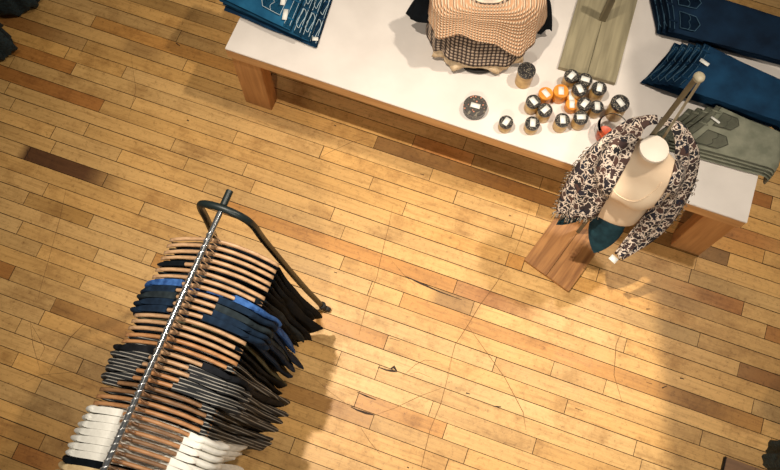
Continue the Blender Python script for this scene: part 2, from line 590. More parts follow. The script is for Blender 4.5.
# gouges along seams and knots
for pts, w in [([(378, 367), (386, 370), (392, 371), (397, 372)], .006), ([(390, 369), (394, 367), (397, 371)], .008), ([(351, 407), (357, 410), (366, 413), (374, 415)], .006),
               ([(351, 406), (355, 407)], .009), ([(357, 392), (366, 396), (376, 400)], .004), ([(405, 276), (420, 283), (440, 292), (462, 300)], .005), ([(466, 393), (470, 394)], .009),
               ([(493, 406), (501, 407)], .009), ([(390, 338), (400, 341)], .005), ([(646, 309), (650, 309)], .006), ([(680, 378), (684, 379)], .009), ([(662, 388), (667, 386)], .008), ([(187, 120), (189, 121)], .010),
               ([(334, 125), (336, 126)], .006), ([(509, 215), (511, 216)], .007), ([(575, 408), (583, 411)], .004), ([(420, 174), (424, 175)], .006), ([(27, 150), (28, 158)], .004), ([(176, 43), (180, 46)], .009),
               ([(334, 272), (337, 273)], .006), ([(407, 467), (409, 468)], .007), ([(646, 382), (652, 384)], .004), ([(565, 318), (570, 320)], .004)]:
    mark(pts, w, 2)
# long thin scratches and the line of old nailing
for pts, w in [([(393, 205), (389, 225), (384, 245), (380, 262), (377, 277), (371, 292), (364, 315), (359, 335)], .0016), ([(452, 359), (447, 380), (441, 403), (430, 430), (424, 455), (421, 469)], .0016),
               ([(505, 270), (495, 285), (480, 305), (468, 325), (455, 345), (447, 375)], .0018), ([(392, 261), (404, 275), (417, 287)], .0016), ([(465, 322), (485, 350), (505, 378), (523, 412), (526, 430)], .0016),
               ([(622, 330), (616, 345), (615, 360), (614, 375), (622, 402)], .0018), ([(375, 415), (395, 408), (420, 396), (442, 388)], .0014), ([(361, 428), (370, 442), (380, 454)], .0018), ([(305, 370), (330, 392), (352, 408)], .0014),
               ([(30, 320), (33, 345), (40, 370)], .0016), ([(30, 322), (45, 348), (38, 362)], .0014), ([(88, 320), (70, 338), (58, 356), (48, 375)], .0016), ([(310, 163), (330, 152), (352, 142), (370, 138)], .0014),
               ([(145, 165), (160, 158), (148, 148)], .0014), ([(170, 178), (157, 162)], .0012), ([(66, 190), (60, 218), (54, 240), (48, 262), (40, 290), (38, 300)], .0013), ([(131, 55), (136, 90), (128, 120)], .0010),
               ([(432, 378), (418, 372), (410, 374)], .0012), ([(403, 376), (415, 365), (425, 360), (441, 362)], .0012), ([(530, 206), (524, 228), (516, 250), (509, 262)], .0012), ([(10, 390), (40, 375), (75, 372), (95, 378)], .0010)]:
    mark(pts, w, 3)
fl = obj('floor', bm, [M['floor'], M['gap'], M['grime'], M['scratch']], smooth=False)
for p in fl.data.polygons:
    pass
fl['kind'] = 'structure'
# keep every face pointing up
bmf = bmesh.new()
bmf.from_mesh(fl.data)
for f in bmf.faces:
    if f.normal.z < 0:
        f.normal_flip()
bmf.to_mesh(fl.data)
bmf.free()

# ------------------------------------------------------------------ display table
TZ = .60
TX0, TX1, TY0, TY1 = -1.502, 1.253, 1.826, 3.013
t = thing('display_table', 'long low display table with white top and chunky oak legs', 'table', ((TX0 + TX1) / 2, (TY0 + TY1) / 2, 0), -.0062)
hx, hy = (TX1 - TX0) / 2, (TY1 - TY0) / 2
bm = bmesh.new(); add_box(bm, -hx, hx, -hy, hy, TZ - .012, TZ, .002)
o = obj('white_top_sheet', bm, M['laminate'], t, True, 30); o['label'] = 'white painted top sheet'
bm = bmesh.new(); add_box(bm, -hx + .001, hx - .001, -hy + .001, hy - .001, TZ - .085, TZ - .0125, .002)
o = obj('table_top', bm, M['tablewood'], t, True, 30); o['label'] = 'oak slab with bare front edge'
for sx in (-1, 1):
    for sy in (-1, 1):
        bm = bmesh.new()
        xa = -hx + .012 if sx < 0 else hx - .012 - .165
        ya = -hy + .012 if sy < 0 else hy - .012 - .085
        add_box(bm, xa, xa + .165, ya, ya + .085, 0, TZ - .0855, .003)
        obj('leg', bm, M['legwood'], t, True, 30)


# ------------------------------------------------------------------ folded trousers
def trousers(name, label, mat, thread, W0, W1, L, T, loc, rz, group, skew=0.0, drape=None, drape_len=.12, seed=0, pockets=True, tags=(), concave=.02, fan_loop=False):
    """folded in half, waist at local x = 0, legs towards +x; width along y; lies on z = 0"""
    r = random.Random(seed)
    root = thing(name, label, 'trousers', loc, rz, group)
    Ltot = L if drape is None else drape + drape_len
    ns, nu = 30, 30

    def path(s):
        if drape is None or s <= drape:
            return Vector((s, 0, 0)), Vector((0, 0, 1))
        R = .035 + T / 2
        a = (s - drape) / R
        if a < PI / 2:
            return Vector((drape + R * sin(a), 0, -R * (1 - cos(a)))), Vector((sin(a), 0, cos(a)))
        return Vector((drape + R, 0, -R - (s - drape - R * PI / 2))), Vector((1, 0, 0))

    def width(s):
        u = min(1, s / Ltot)
        return W0 + (W1 - W0) * (u ** .9)

    def surf(s, y, h):
        """s along, y across (-.5..), h height above the table"""
        p, n = path(s)
        k = max(0, 1 - s / .30)
        x_off = k * (skew * y + concave * (1 - (2 * y / W0) ** 2))
        q = p + n * (h - (0 if drape is None or s < drape else 0))
        return Vector((q.x + x_off, y, q.z))

    def top(s, y):
        w = width(s)
        e = max(0, 1 - (2 * y / w) ** 6)
        wr = noise.noise(Vector((s * 7 + seed, y * 14, seed * 3.1))) * .006 + noise.noise(Vector((s * 18 + y * 20, y * 30 + seed, 2))) * .003
        fade = min(1, s / .05) * 1.0
        return T * (.80 + .20 * e) + min(0, wr * fade) * .9

    rings = []
    for i in range(ns + 1):
        s = Ltot * i / ns
        w = width(s) * (1 + .03 * noise.noise(Vector((s * 6, seed, 0))))
        ring = []
        m = nu // 2
        for j in range(m + 1):            # top side
            c = -cos(PI * j / m)
            y = w / 2 * c
            h = T / 2 + (top(s, y) - T / 2) * (max(0, 1 - abs(c) ** 5)) ** .5
            ring.append(surf(s, y, h))
        for j in range(m - 1, 0, -1):     # underside
            c = -cos(PI * j / m)
            y = w / 2 * c
            ring.append(surf(s, y, T / 2 - T / 2 * (max(0, 1 - abs(c) ** 6)) ** .5))
        rings.append(ring)
    bm = bmesh.new()
    loft(bm, rings)
    obj('trouser_legs', bm, mat, root, True, 60)
    # waistband: a raised strip across the waist end
    bm = bmesh.new()
    rr = []
    for s, dh in ((.0, .0015), (.004, .0035), (.036, .0035), (.040, .0005)):
        rr.append([surf(s - .002, W0 * .488 * -cos(PI * j / 14), top(s, 0) * (.5 + .5 * (1 - abs(cos(PI * j / 14)) ** 5) ** .5) + dh) for j in range(15)])
    rr.insert(0, [surf(-.003, W0 * .488 * -cos(PI * j / 14), T * .25) for j in range(15)])
    loft(bm, rr, False, False, False)
    bmesh.ops.solidify(bm, geom=bm.faces[:], thickness=.0015)
    wb = obj('waistband', bm, mat, root, True, 50)
    bm = bmesh.new()
    for s in (.005, .034):
        tube(bm, [surf(s, W0 * .46 * -cos(PI * j / 14), top(s, W0 * .46 * -cos(PI * j / 14)) * 1.0 + .003) for j in range(1, 14)], .0016, 4)
    obj('stitching', bm, thread, wb)
    for f in (-.3, .02, .34):
        bm = bmesh.new()
        y = W0 * f
        add_box(bm, -.002, .046, -.005, .005, -.001, .004, .001, Matrix.Translation(surf(0, y, top(.02, y) + .002)))
        obj('belt_loop', bm, mat, wb)
    if fan_loop:
        for yc in (-.22 * W0, .22 * W0):
            bm = bmesh.new()
            lp = []
            for q in range(29):
                a = 2 * PI * q / 28
                ss = .008 + .014 * (1 + cos(a)) + .004 * sin(3 * a)
                yy = yc + W0 * .17 * sin(a)
                lp.append(surf(ss, yy, top(ss, yy) + .007))
            tube(bm, lp, .0017, 4, False)
            o = obj('pocket_stitching', bm, thread, root)
            o['label'] = 'pale looped stitching'
            
    if pockets:
        for yc in ((-.24, .2) if W0 > .26 else (0,)):
            yc *= W0
            pw, ph, s0 = W0 * .17, .125, .07
            out = [(s0, -pw), (s0, pw), (s0 + ph * .78, pw * .88), (s0 + ph, 0), (s0 + ph * .78, -pw * .88)]
            bm = bmesh.new()
            G = 8
            grid = []
            for a in range(G + 1):
                u = a / G
                s = s0 + ph * u
                hw = pw * (1 - .12 * u / .78) if u < .78 else pw * .88 * (1 - (u - .78) / .22 * .96)
                grid.append([surf(s, yc + hw * (b_ / G * 2 - 1), top(s, yc + hw * (b_ / G * 2 - 1)) + .003) for b_ in range(G + 1)])
            loft(bm, grid, False, False, False)
            bmesh.ops.solidify(bm, geom=bm.faces[:], thickness=.0025)
            pk = obj('back_pocket', bm, mat, root, True, 60)
            bm = bmesh.new()
            loop = []
            for (sa, ya), (sb, yb) in zip(out, out[1:] + out[:1]):
                for q in range(5):
                    loop.append((sa + (sb - sa) * q / 5, ya + (yb - ya) * q / 5))
            loop.append(loop[0])
            tube(bm, [surf(s, yc + y * .93, top(s, yc + y * .93) + .006) for s, y in loop], .0017, 4, False)
            arc = [(s0 + ph * .42 + .012 * abs(sin(PI * q / 10)), pw * (-.85 + 1.7 * q / 20)) for q in range(21)]
            tube(bm, [surf(s, yc + y, top(s, yc + y) + .006) for s, y in arc], .0014, 4)
            obj('stitching', bm, thread, pk)
    for (s, y, ang, la, lb) in tags:
        bm = bmesh.new()
        Mx = Matrix.Translation(surf(s, y, top(s, y) + .010)) @ Matrix.Rotation(ang, 4, 'Z') @ Matrix.Rotation(-.06, 4, 'Y')
        add_box(bm, -la / 2, la / 2, -lb / 2, lb / 2, -.001, .001, .0004, Mx)
        o = obj('paper_tag', bm, M['paper'], root)
        o['label'] = 'white paper tag'
    return root


ORD = ['topmost', 'second', 'third', 'fourth', 'fifth', 'sixth']
# left stack: bright blue pair on top, three darker pairs fanned out beneath it
for k in range(4):
    z = TZ + .0005 + (3 - k) * .030
    x = -1.20 + [.0, .05, .09, .125][k]
    y = 2.158 + [0, -.004, .006, .0][k]
    lab = ['bright blue jeans lying topmost on the pile at the table\'s left end, two paper tags',
           'blue jeans second from the top of the pile at the table\'s left end',
           'blue jeans third from the top of the pile at the table\'s left end',
           'blue jeans at the bottom of the pile at the table\'s left end'][k]
    trousers('folded_jeans', lab, M['denim_bright'] if k == 0 else M['denim'] if k < 3 else M['denim_deep'], M['thread'], .33, .31, .42 + .03 * k, .030, (x, y, z), PI - .12 + .02 * k, 'folded jeans at the left end of the table',
             seed=11 + k, tags=((.045, .105, .35, .024, .062), (.085, .035, .35, .024, .062)) if k == 0 else ((.012, .13, .4, .03, .022),) if k == 3 else (), concave=.0, skew=-.15, fan_loop=(k > 0))
# far right dark stack
for k in range(3):
    z = TZ + .0005 + (2 - k) * .028
    xw = .555 - .022 * k
    trousers('folded_jeans', ['dark navy jeans, topmost of the pile at the far back of the table', 'dark navy jeans, middle pair of the pile at the far back', 'dark navy jeans, bottom pair of the pile at the far back'][k],
             M['denim_dark'], M['thread_dim'], .30, .235, .8, .028, (xw, 2.825 + .004 * k, z), .02, 'dark jeans at the far back of the table', seed=31 + k, pockets=(k == 0), drape=1.253 - xw, drape_len=.10 + .03 * (3 - k), skew=-.45, fan_loop=(k > 0))
# middle right stack, five pairs fanned at the waist
for k in range(5):
    z = TZ + .0005 + (4 - k) * .022
    xw = .755 - .032 * k
    trousers('folded_jeans', ['deep blue jeans, topmost of the fanned pile behind the dress form', 'deep blue jeans, second pair of the fanned pile behind the dress form', 'deep blue jeans, third pair of the fanned pile behind the dress form',
                              'deep blue jeans, fourth pair of the fanned pile behind the dress form', 'deep blue jeans, lowest pair of the fanned pile behind the dress form'][k],
             M['denim_deep'], M['thread_dim'], .30, .20, .8, .022, (xw, 2.506 + .004 * k, z), -.09, 'deep blue jeans behind the dress form', seed=51 + k, pockets=False, drape=(1.258 - xw), drape_len=.06 + .022 * (5 - k), skew=.28, fan_loop=(k > 0),
             tags=((.05, .03, 1.3, .02, .05),) if k == 0 else ())
# grey-green stack over the right end of the table
for k in range(4):
    z = TZ + .0005 + (3 - k) * .022
    xw = .862 - .038 * k
    trousers('folded_trousers', ['grey-green trousers, topmost of the pile hanging over the table\'s right end', 'grey-green trousers, second pair of the pile at the table\'s right end',
                                 'grey-green trousers, third pair of the pile at the table\'s right end', 'grey-green trousers, lowest pair of the pile at the table\'s right end'][k],
             M['greycloth'], M['thread_grey'], .27, .185, .8, .022, (xw, 2.208 - .008 * k, z), -.01, 'grey trousers at the right end of the table', seed=71 + k, pockets=(k == 0), drape=(1.258 - xw), drape_len=.08 + .022 * (4 - k), skew=.65,
             tags=((.06, .04, 1.2, .012, .05),) if k == 0 else ())


# ------------------------------------------------------------------ jars, tins
def jar(px, py, ztop, r, label, kind='black', ang=0.0, tilt=0, lidh=.018):
    p = at(px, py, TZ + ztop)
    root = thing('candle_jar', label, 'jar', (p.x, p.y, TZ + .0006), ang, 'little jars on the white table')
    h = ztop - lidh
    bm = bmesh.new()
    lathe(bm, [(r * .90, 0), (r * .96, .004), (r * .96, h - .012), (r * .90, h - .004), (r * .90, h)])
    obj('jar_body', bm, M['amber'] if kind == 'orange' else M['gold'], root, True, 40)
    bm = bmesh.new()
    lathe(bm, [(r * .97, h), (r, h + .003), (r, ztop - .004), (r * .95, ztop), (r * .5, ztop + .0005), (.0001, ztop + .0005)])
    obj('lid', bm, M['amber'] if kind == 'orange' else M['lid'], root, True, 40)
    bm = bmesh.new()
    add_box(bm, -.0135, .0135, -.022, .022, ztop + .0006, ztop + .0016, .0003)
    o = obj('paper_label', bm, M['paper'], root)
    o['label'] = 'small white label on the lid'
    return root


JR = .037
jar(506.4, 121.5, .07, JR * .95, 'black-lidded jar standing alone nearest the round tin', ang=-.25)
jar(532.8, 122.8, .07, JR, 'black-lidded jar, second from the round tin in the front row', ang=.25)
jar(562.8, 119.5, .085, JR, 'black-lidded jar in the middle of the front row', ang=.35)
jar(581.3, 117, .085, JR, 'black-lidded jar at the right end of the front row', ang=-1.2)
jar(533.6, 101, .085, JR, 'black-lidded jar just left of the two orange jars', ang=.95)
jar(545.4, 109.5, .085, JR, 'black-lidded jar in front of the two orange jars', ang=-.5)
jar(571.8, 75.4, .085, JR, 'black-lidded jar at the back, nearest the grey board\'s front edge', ang=-.4)
jar(585.4, 79.2, .085, JR, 'black-lidded jar second from left in the back row by the board', ang=1.6)
jar(580.0, 88.7, .095, JR, 'black-lidded jar in the centre of the back cluster', ang=.7)
jar(599.6, 87.6, .095, JR * 1.02, 'black-lidded jar at the right of the back row', ang=.1)
jar(584.8, 103.4, .09, JR, 'black-lidded jar in the centre of the right-hand cluster', ang=-.35)
jar(597.4, 106.0, .08, JR * .9, 'black-lidded jar squeezed between cluster and glass bowl', ang=.3)
jar(546, 93.3, .07, JR, 'orange jar with white label, left one of the pair', 'orange', ang=.95)
jar(561.2, 90.8, .075, JR * 1.05, 'orange jar with white label, right one of the pair', 'orange', ang=.3)
jar(572.2, 104.0, .05, JR * .9, 'orange jar half hidden left of the right-hand black jars', 'orange', ang=.3)
jar(571.5, 96.5, .05, JR * .62, 'small orange jar between the pair and the black cluster', 'orange', ang=.3)
# tall canister
p = at(527, 69.7, TZ + .125)
t = thing('patterned_canister', 'tall tan canister with a dark patterned lid beside the knitwear', 'canister', (p.x, p.y, TZ + .0006))
bm = bmesh.new(); lathe(bm, [(.038, 0), (.042, .004), (.042, .103), (.040, .105)]); obj('canister_body', bm, M['gold'], t, True, 40)
bm = bmesh.new(); lathe(bm, [(.0425, .1055), (.045, .108), (.045, .122), (.042, .125), (.0001, .126)]); obj('lid', bm, M['lid'], t, True, 40)
# round tin
p = at(475.4, 105.6, TZ + .05)
t = thing('round_tin', 'wide round tin with a rosette patterned lid and white label', 'tin', (p.x, p.y, TZ + .0006), .0)
bm = bmesh.new(); lathe(bm, [(.055, 0), (.058, .004), (.058, .032), (.056, .034)]); obj('tin_body', bm, M['lid'], t, True, 40)
bm = bmesh.new(); lathe(bm, [(.059, .0345), (.060, .036), (.060, .047), (.057, .050), (.038, .051), (.036, .049), (.0001, .049)]); obj('lid', bm, M['tinlid'], t, True, 40)
bm = bmesh.new(); add_box(bm, -.024, .024, -.013, .013, .0495, .0508, .0003, Matrix.Rotation(.05, 4, 'Z')); o = obj('paper_label', bm, M['paper'], t); o['label'] = 'white label'
# glass bowl holding a jar and a red candle
p = at(613, 127, TZ + .10)
t = obj('glass_bowl', (lambda b: (lathe(b, [(.0001, .002), (.05, .002), (.066, .02), (.080, .055), (.077, .09), (.068, .115), (.0665, .115), (.0755, .09), (.0785, .055), (.065, .022), (.05, .005), (.0001, .005)], 36), b)[1])(bmesh.new()), M['glass'])
t.location = (p.x, p.y, TZ + .0006)
tag(t, 'round clear glass bowl beside the dress form\'s scarf', 'bowl')
bm = bmesh.new(); lathe(bm, [(.034, 0), (.038, .004), (.038, .05), (.034, .056), (.02, .054), (.0001, .052)])
o = obj('red_candle', bm, M['redwax'], None, True, 40); o.location = (p.x - .022, p.y - .018, TZ + .006)
tag(o, 'short orange-red candle inside the clear glass bowl', 'candle')
q = jar(620.5, 102.5, .13, JR * 1.25, 'large black-lidded jar behind the glass bowl', ang=.9)
pass


# ------------------------------------------------------------------ display boards and posts
def plank_board(root, w, l, h, mat):
    for sx in (-1, 1):
        bm = bmesh.new()
        add_box(bm, -w / 2 if sx < 0 else .0012, -.0012 if sx < 0 else w / 2, -l / 2, l / 2, 0, h, .002)
        obj('board_plank', bm, mat, root, True, 30)


# floor stand that carries the dress form
S0 = Vector((.543, 1.660, 0))
SRZ = -.31
stand = thing('display_stand', 'tall wooden post stand on a brown plank base, carrying the dress form', 'stand', S0, SRZ)
plank_board(stand, .295, .50, .026, M['board_brown'])


def loc2(p):
    """world -> stand local"""
    d = Vector(p) - S0
    c, s = cos(-SRZ), sin(-SRZ)
    return Vector((d.x * c - d.y * s, d.x * s + d.y * c, d.z))


def wl(p):
    c, s = cos(SRZ), sin(SRZ)
    return Vector((S0.x + p[0] * c - p[1] * s, S0.y + p[0] * s + p[1] * c, p[2]))


knob = loc2(at(700, 76, 1.86))
foot = Vector((0, .07, .026))


def bar(name, a, b, w, d, mat, parent):
    a, b = Vector(a), Vector(b)
    t_ = (b - a).normalized()
    u = Vector((1, 0, 0)); u = (u - t_ * u.dot(t_)).normalized()
    v = t_.cross(u)
    bm = bmesh.new()
    loft(bm, [[p + u * (sx * w / 2) + v * (sy * d / 2) for sx, sy in ((-1, -1), (1, -1), (1, 1), (-1, 1))] for p in (a, b)])
    return obj(name, bm, mat, parent, False)


bar('post', foot, (knob.x - .006, knob.y + .004, 1.845),   .020, .020, M['postgrey'], stand)
bar('brace_rod', (.055, .115, 1.16), (knob.x + .010, knob.y + .004, 1.845), .010, .010, M['postlight'], stand)
bm = bmesh.new(); lathe(bm, [(.012, 1.835), (.018, 1.842), (.0205, 1.850), (.0195, 1.857), (.012, 1.861), (.0001, 1.862)], 20, (knob.x, knob.y, 0))
o = obj('knob', bm, M['postlight'], stand); o['label'] = 'pale round knob on top'
# grey board and post on the table
B1 = Vector((.292, 2.585, TZ + .0006))
tb = thing('display_board', 'grey two-plank board with an upright post on the white table', 'stand', B1, .03)
plank_board(tb, .30, .54, .028, M['board_grey'])
bm = bmesh.new(); add_box(bm, -.018, .018, .062, .098, .0285, .42, .002); o = obj('post', bm, M['postgrey'], tb, True, 30)


# ------------------------------------------------------------------ dress forms
def ell(a, b, cx, cy, z, n=32, p=2.2):
    out = []
    for k in range(n):
        th = 2 * PI * k / n
        c, s = cos(th), sin(th)
        out.append(Vector((cx + a * abs(c) ** (2 / p) * (1 if c > 0 else -1), cy + b * abs(s) ** (2 / p) * (1 if s > 0 else -1), z)))
    return out


def resample(prof, n):
    """Catmull-Rom interpolation of tuples"""
    out = []
    m = len(prof) - 1
    for i in range(n + 1):
        x = i / n * m
        k = min(int(x), m - 1)
        u = x - k
        P = [prof[max(0, k - 1)], prof[k], prof[k + 1], prof[min(m, k + 2)]]
        out.append([.5 * (2 * b + (c - a) * u + (2 * a - 5 * b + 4 * c - d) * u * u + (3 * b - a - 3 * c + d) * u ** 3) for a, b, c, d in zip(*P)])
    return out


TC = (.045, -.035)      # torso centre in the stand's frame
FZ = .80
form = thing('dress_form', 'cream headless dress form wearing a paisley scarf on the wooden stand', 'dress form', wl((TC[0], TC[1], FZ)), SRZ + .12)
# z, a, b, cy
prof = [(0, .150, .108, 0), (.02, .152, .110, 0), (.08, .147, .104, 0), (.16, .132, .092, 0), (.24, .142, .102, -.004), (.32, .158, .122, -.012), (.38, .163, .118, -.010),
        (.44, .166, .092, 0), (.475, .150, .076, .004), (.50, .110, .064, .008), (.515, .078, .058, .008), (.535, .060, .055, .006), (.565, .055, .053, .002)]
rings = [ell(a, b, 0, cy, z, 36) for z, a, b, cy in resample(prof, 44)]
# bust
for r in rings:
    for v in r:
        for sx in (-1, 1):
            d = ((v.x - sx * .072) / .06) ** 2 + ((v.z - .325) / .07) ** 2
            if v.y < 0:
                v.y -= .022 * math.exp(-d)
bm = bmesh.new(); loft(bm, rings)
tor = obj('torso', bm, M['cream'], form, True, 60)
bm = bmesh.new(); lathe(bm, [(.0555, .5655), (.0585, .568), (.0595, .576), (.0575, .583), (.045, .586), (.0001, .587)], 32, (0, .002, 0))
o = obj('neck_cap', bm, M['neckcap'], form, True, 50); o['label'] = 'flat pale neck cap'
# neckline of the cream top: a thin raised hem lying on the chest
bm = bmesh.new()
pts = []
for q in range(25):
    th = PI + PI * q / 24 if False else PI * (1.0 + q / 24)
    zz = .475 - .115 * sin(PI * q / 24)
    # find ring at zz
    a, b, cy = [pp for pp in resample(prof, 200) if abs(pp[0] - zz) < .004][0][1:]
    x = .098 * cos(th)
    yy = cy - b * max(0, 1 - (abs(x) / a) ** 2.2) ** (1 / 2.2)
    for sx in (-1, 1):
        yy -= .022 * math.exp(-(((x - sx * .072) / .06) ** 2 + ((zz - .325) / .07) ** 2))
    pts.append((x, yy - .0005, zz))
tube(bm, pts, .0022, 6)
obj('neckline_hem', bm, M['cream'], form)

# dark teal skirt with pointed hems, worn under the form's cream top
n = 96
rings = []
for v in range(9):
    u = v / 8
    ring = []
    for k in range(n):
        th = 2 * PI * k / n
        deg = math.degrees(th) % 360          # 270 = front
        drop = .03
        out = 0
        for c, w, d, e in ((282, 34, .19, .105), (229, 19, .18, .125), (120, 30, .12, .03), (40, 30, .10, .03)):
            dd = abs((deg - c + 180) % 360 - 180)
            q = max(0, 1 - dd / w) ** .7
            drop = max(drop, d * q)
            out = max(out, e * q)
        ring.append(Vector(((.138 + out * u) * cos(th), (.098 + out * u) * sin(th), .03 - (drop + .03) * u + .0)))
    rings.append(ring)
bm = bmesh.new(); loft(bm, rings, False, False)
bmesh.ops.solidify(bm, geom=bm.faces[:], thickness=.003)
sk = obj('teal_skirt', bm, M['teal'], None, True, 60)
sk.location = form.location; sk.rotation_euler = form.rotation_euler
tag(sk, 'dark teal pointed-hem skirt showing below the cream dress form', 'skirt')


# scarf
def panel(inner, outer, rows=40, cols=14, bulge=.02, fold=.009, seed=0, flipn=False):
    I = smooth_path([at(*p) for p in inner], 8)
    O = smooth_path([at(*p) for p in outer], 8)

    def pick(P, u):
        x = u * (len(P) - 1)
        k = min(int(x), len(P) - 2)
        return P[k].lerp(P[k + 1], x - k)
    grid = []
    for i in range(rows + 1):
        u = i / rows
        a, b = pick(I, u), pick(O, u)
        d = pick(I, min(1, u + .02)) - pick(I, max(0, u - .02))
        nrm = d.cross(b - a).normalized()
        if nrm.dot(Vector((0, -.75, .65))) < 0:
            nrm = -nrm
        row = []
        for j in range(cols + 1):
            w = j / cols
            f = sin(w * PI * 5 + seed + 1.3 * sin(u * 4)) * fold * min(1, u * 3)
            row.append(a.lerp(b, w) + nrm * (bulge * sin(PI * w) + f))
        grid.append(row)
    return grid


ln = [(658, 124, 1.275), (646, 128, 1.29), (638, 146, 1.26), (625, 169, 1.16), (610, 194, 1.03), (597, 217, .88)]
lo_ = [(652, 119, 1.25), (626, 121, 1.25), (594, 143, 1.14), (575, 166, 1.02), (563, 188, .89), (556, 212, .74)]
rn_ = [(658, 124, 1.275), (672, 130, 1.29), (676, 152, 1.23), (668, 184, 1.09), (652, 206, .97), (634, 226, .84), (614, 252, .66)]
ro_ = [(662, 119, 1.25), (684, 126, 1.24), (699, 150, 1.13), (696, 180, 1.00), (684, 208, .86), (664, 234, .72), (624, 258, .62)]
bpy.context.view_layer.update()
from mathutils.bvhtree import BVHTree
bt = BVHTree.FromPolygons([form.matrix_world @ v.co for v in tor.data.vertices], [p.vertices[:] for p in tor.data.polygons])


def drape(grid, off=.011):
    eye = Vector((0, 0, CAM_H))
    for i, row in enumerate(grid):
        for j, p in enumerate(row):
            d = (p - eye)
            hit, n, idx, dist = bt.ray_cast(eye, d.normalized())
            if hit and dist < d.length + off:
                row[j] = hit + n * (off + .004 * sin(j * 1.7 + i * .2)) * (1 if n.dot(d) < 0 else -1)
    return grid


bm = bmesh.new()
gl = panel(ln, lo_, seed=0, bulge=.03)
gr = panel(rn_, ro_, seed=2, cols=10, bulge=.02)
drape(gl)
drape(gr)
loft(bm, gl, False, False, False)
loft(bm, gr, False, False, False)
scf = obj('paisley_scarf', bm, M['scarf'])
md = scf.modifiers.new('thickness', 'SOLIDIFY'); md.thickness = .004
tag(scf, 'black, brown and cream paisley scarf draped over the dress form\'s shoulders', 'scarf')
bm = bmesh.new()
edge = [(r[-1], (r[-1] - r[-2]).normalized()) for r in gl[18:]] + [(p, (p - q).normalized()) for p, q in zip(gl[-1], gl[-3])]
edge += [(r[-1], (r[-1] - r[-2]).normalized()) for r in gr[20:]]
for p, d in edge:
    for q in range(3):
        e = p + Vector((rnd.uniform(-.01, .01), rnd.uniform(-.006, .006), 0))
        L = rnd.uniform(.018, .034)
        tube(bm, [e, e + d * L * .5 + Vector((0, 0, -L * .35)), e + d * L * .6 + Vector((rnd.uniform(-.006, .006), 0, -L))], .0018, 4)
o = obj('fringe', bm, M['fringe'], scf); o['kind'] = 'stuff'; o['label'] = 'short yarn fringe along the edge'
bm = bmesh.new()
add_box(bm, -.019, .019, -.014, .014, -.001, .001, .0003, Matrix.Translation(at(613.5, 259, .615)) @ Matrix.Rotation(-.45, 4, 'Z') @ Matrix.Rotation(.3, 4, 'X'))
o = obj('paper_tag', bm, M['paper'], scf); o['label'] = 'white paper tag at the lower tip'


# ------------------------------------------------------------------ knitwear form on the table
K0 = Vector((-.285, 2.325, TZ + .0006))
KR = .34


def cloth_ring(name, label, cat, prof, hem, mat, cy0=0, wob=.02, waves=7, seed=0, rows=26, n=72, part=None, thick=.006):
    """prof: (u, a, b, z); hem(deg) -> z of lower edge"""
    rp = resample(prof, rows)
    bm = bmesh.new()
    uvl = bm.loops.layers.uv.new('UVMap')
    vr = []
    for i, (u, a, b, z) in enumerate(rp):
        ring = []
        uu = i / rows
        for k in range(n):
            th = 2 * PI * k / n
            deg = math.degrees(th) % 360
            zt, zh = prof[0][3], prof[-1][3]
            f = (zt - z) / (zt - zh)
            zz = zt - (zt - hem(deg)) * f if f > .35 else zt - (zt - zh) * f * (1 + ((zt - hem(deg)) / (zt - zh) - 1) * f / .35)
            fl = 1 + wob * f * sin(waves * th + seed) + wob * .6 * f * sin((waves * 2 + 1) * th + 2 * seed)
            c, s = cos(th), sin(th)
            p = 2.6
            ring.append(bm.verts.new((a * fl * abs(c) ** (2 / p) * (1 if c > 0 else -1), cy0 + b * fl * abs(s) ** (2 / p) * (1 if s > 0 else -1), zz)))
        vr.append(ring)
    arc = [0]
    kf_ = 3 * n // 4
    for i in range(rows):
        arc.append(arc[-1] + (vr[i + 1][kf_].co - vr[i][kf_].co).length)
    for i in range(rows):
        for k in range(n):
            j = (k + 1) % n
            f = bm.faces.new((vr[i][k], vr[i][j], vr[i + 1][j], vr[i + 1][k]))
            for lp, (uu, vv) in zip(f.loops, ((k, i), (k + 1, i), (k + 1, i + 1), (k, i + 1))):
                p_ = lp.vert.co
                lp[uvl].uv = (p_.x * (1 if p_.y < .02 else -1), arc[vv] + .3 * p_.y)
    o = obj(name, bm, mat)
    md = o.modifiers.new('thickness', 'SOLIDIFY'); md.thickness = thick
    o.location = K0; o.rotation_euler = (0, 0, KR); o.scale = (1, 1, .90)
    return tag(o, label, cat)


kf = thing('dress_form', 'dress form on the white table hidden under layered knitwear', 'dress form', K0, KR)
prof = [(0, .15, .10, 0), (.05, .155, .105, 0), (.15, .14, .09, 0), (.28, .15, .10, 0), (.38, .16, .085, 0), (.43, .13, .07, 0), (.47, .07, .055, 0), (.50, .052, .050, 0), (.53, .05, .048, 0)]
bm = bmesh.new(); loft(bm, [ell(a, b, 0, cy, (z + .012) * .90, 32) for z, a, b, cy in resample(prof, 30)]); obj('torso', bm, M['neckcap'], kf, True, 60)
bm = bmesh.new(); lathe(bm, [(.135, 0), (.137, .004), (.135, .010), (.10, .0115), (.0001, .0115)], 32); obj('base_plate', bm, M['darktrim'], kf, True, 40)
kn = lambda d, c, w: max(0, 1 - abs((d - c + 180) % 360 - 180) / w)
cloth_ring('lace_top', 'cream lace top, lowest layer of the knitwear on the table', 'top',
           [(0, .07, .065, .48), (.1, .15, .08, .44), (.2, .19, .105, .38), (.5, .20, .125, .25), (1, .245, .195, .05)], lambda d: .035 + .02 * sin(math.radians(d * 7)) + .03 * kn(d, 250, 25), M['lace'], waves=9, wob=.06, seed=1)
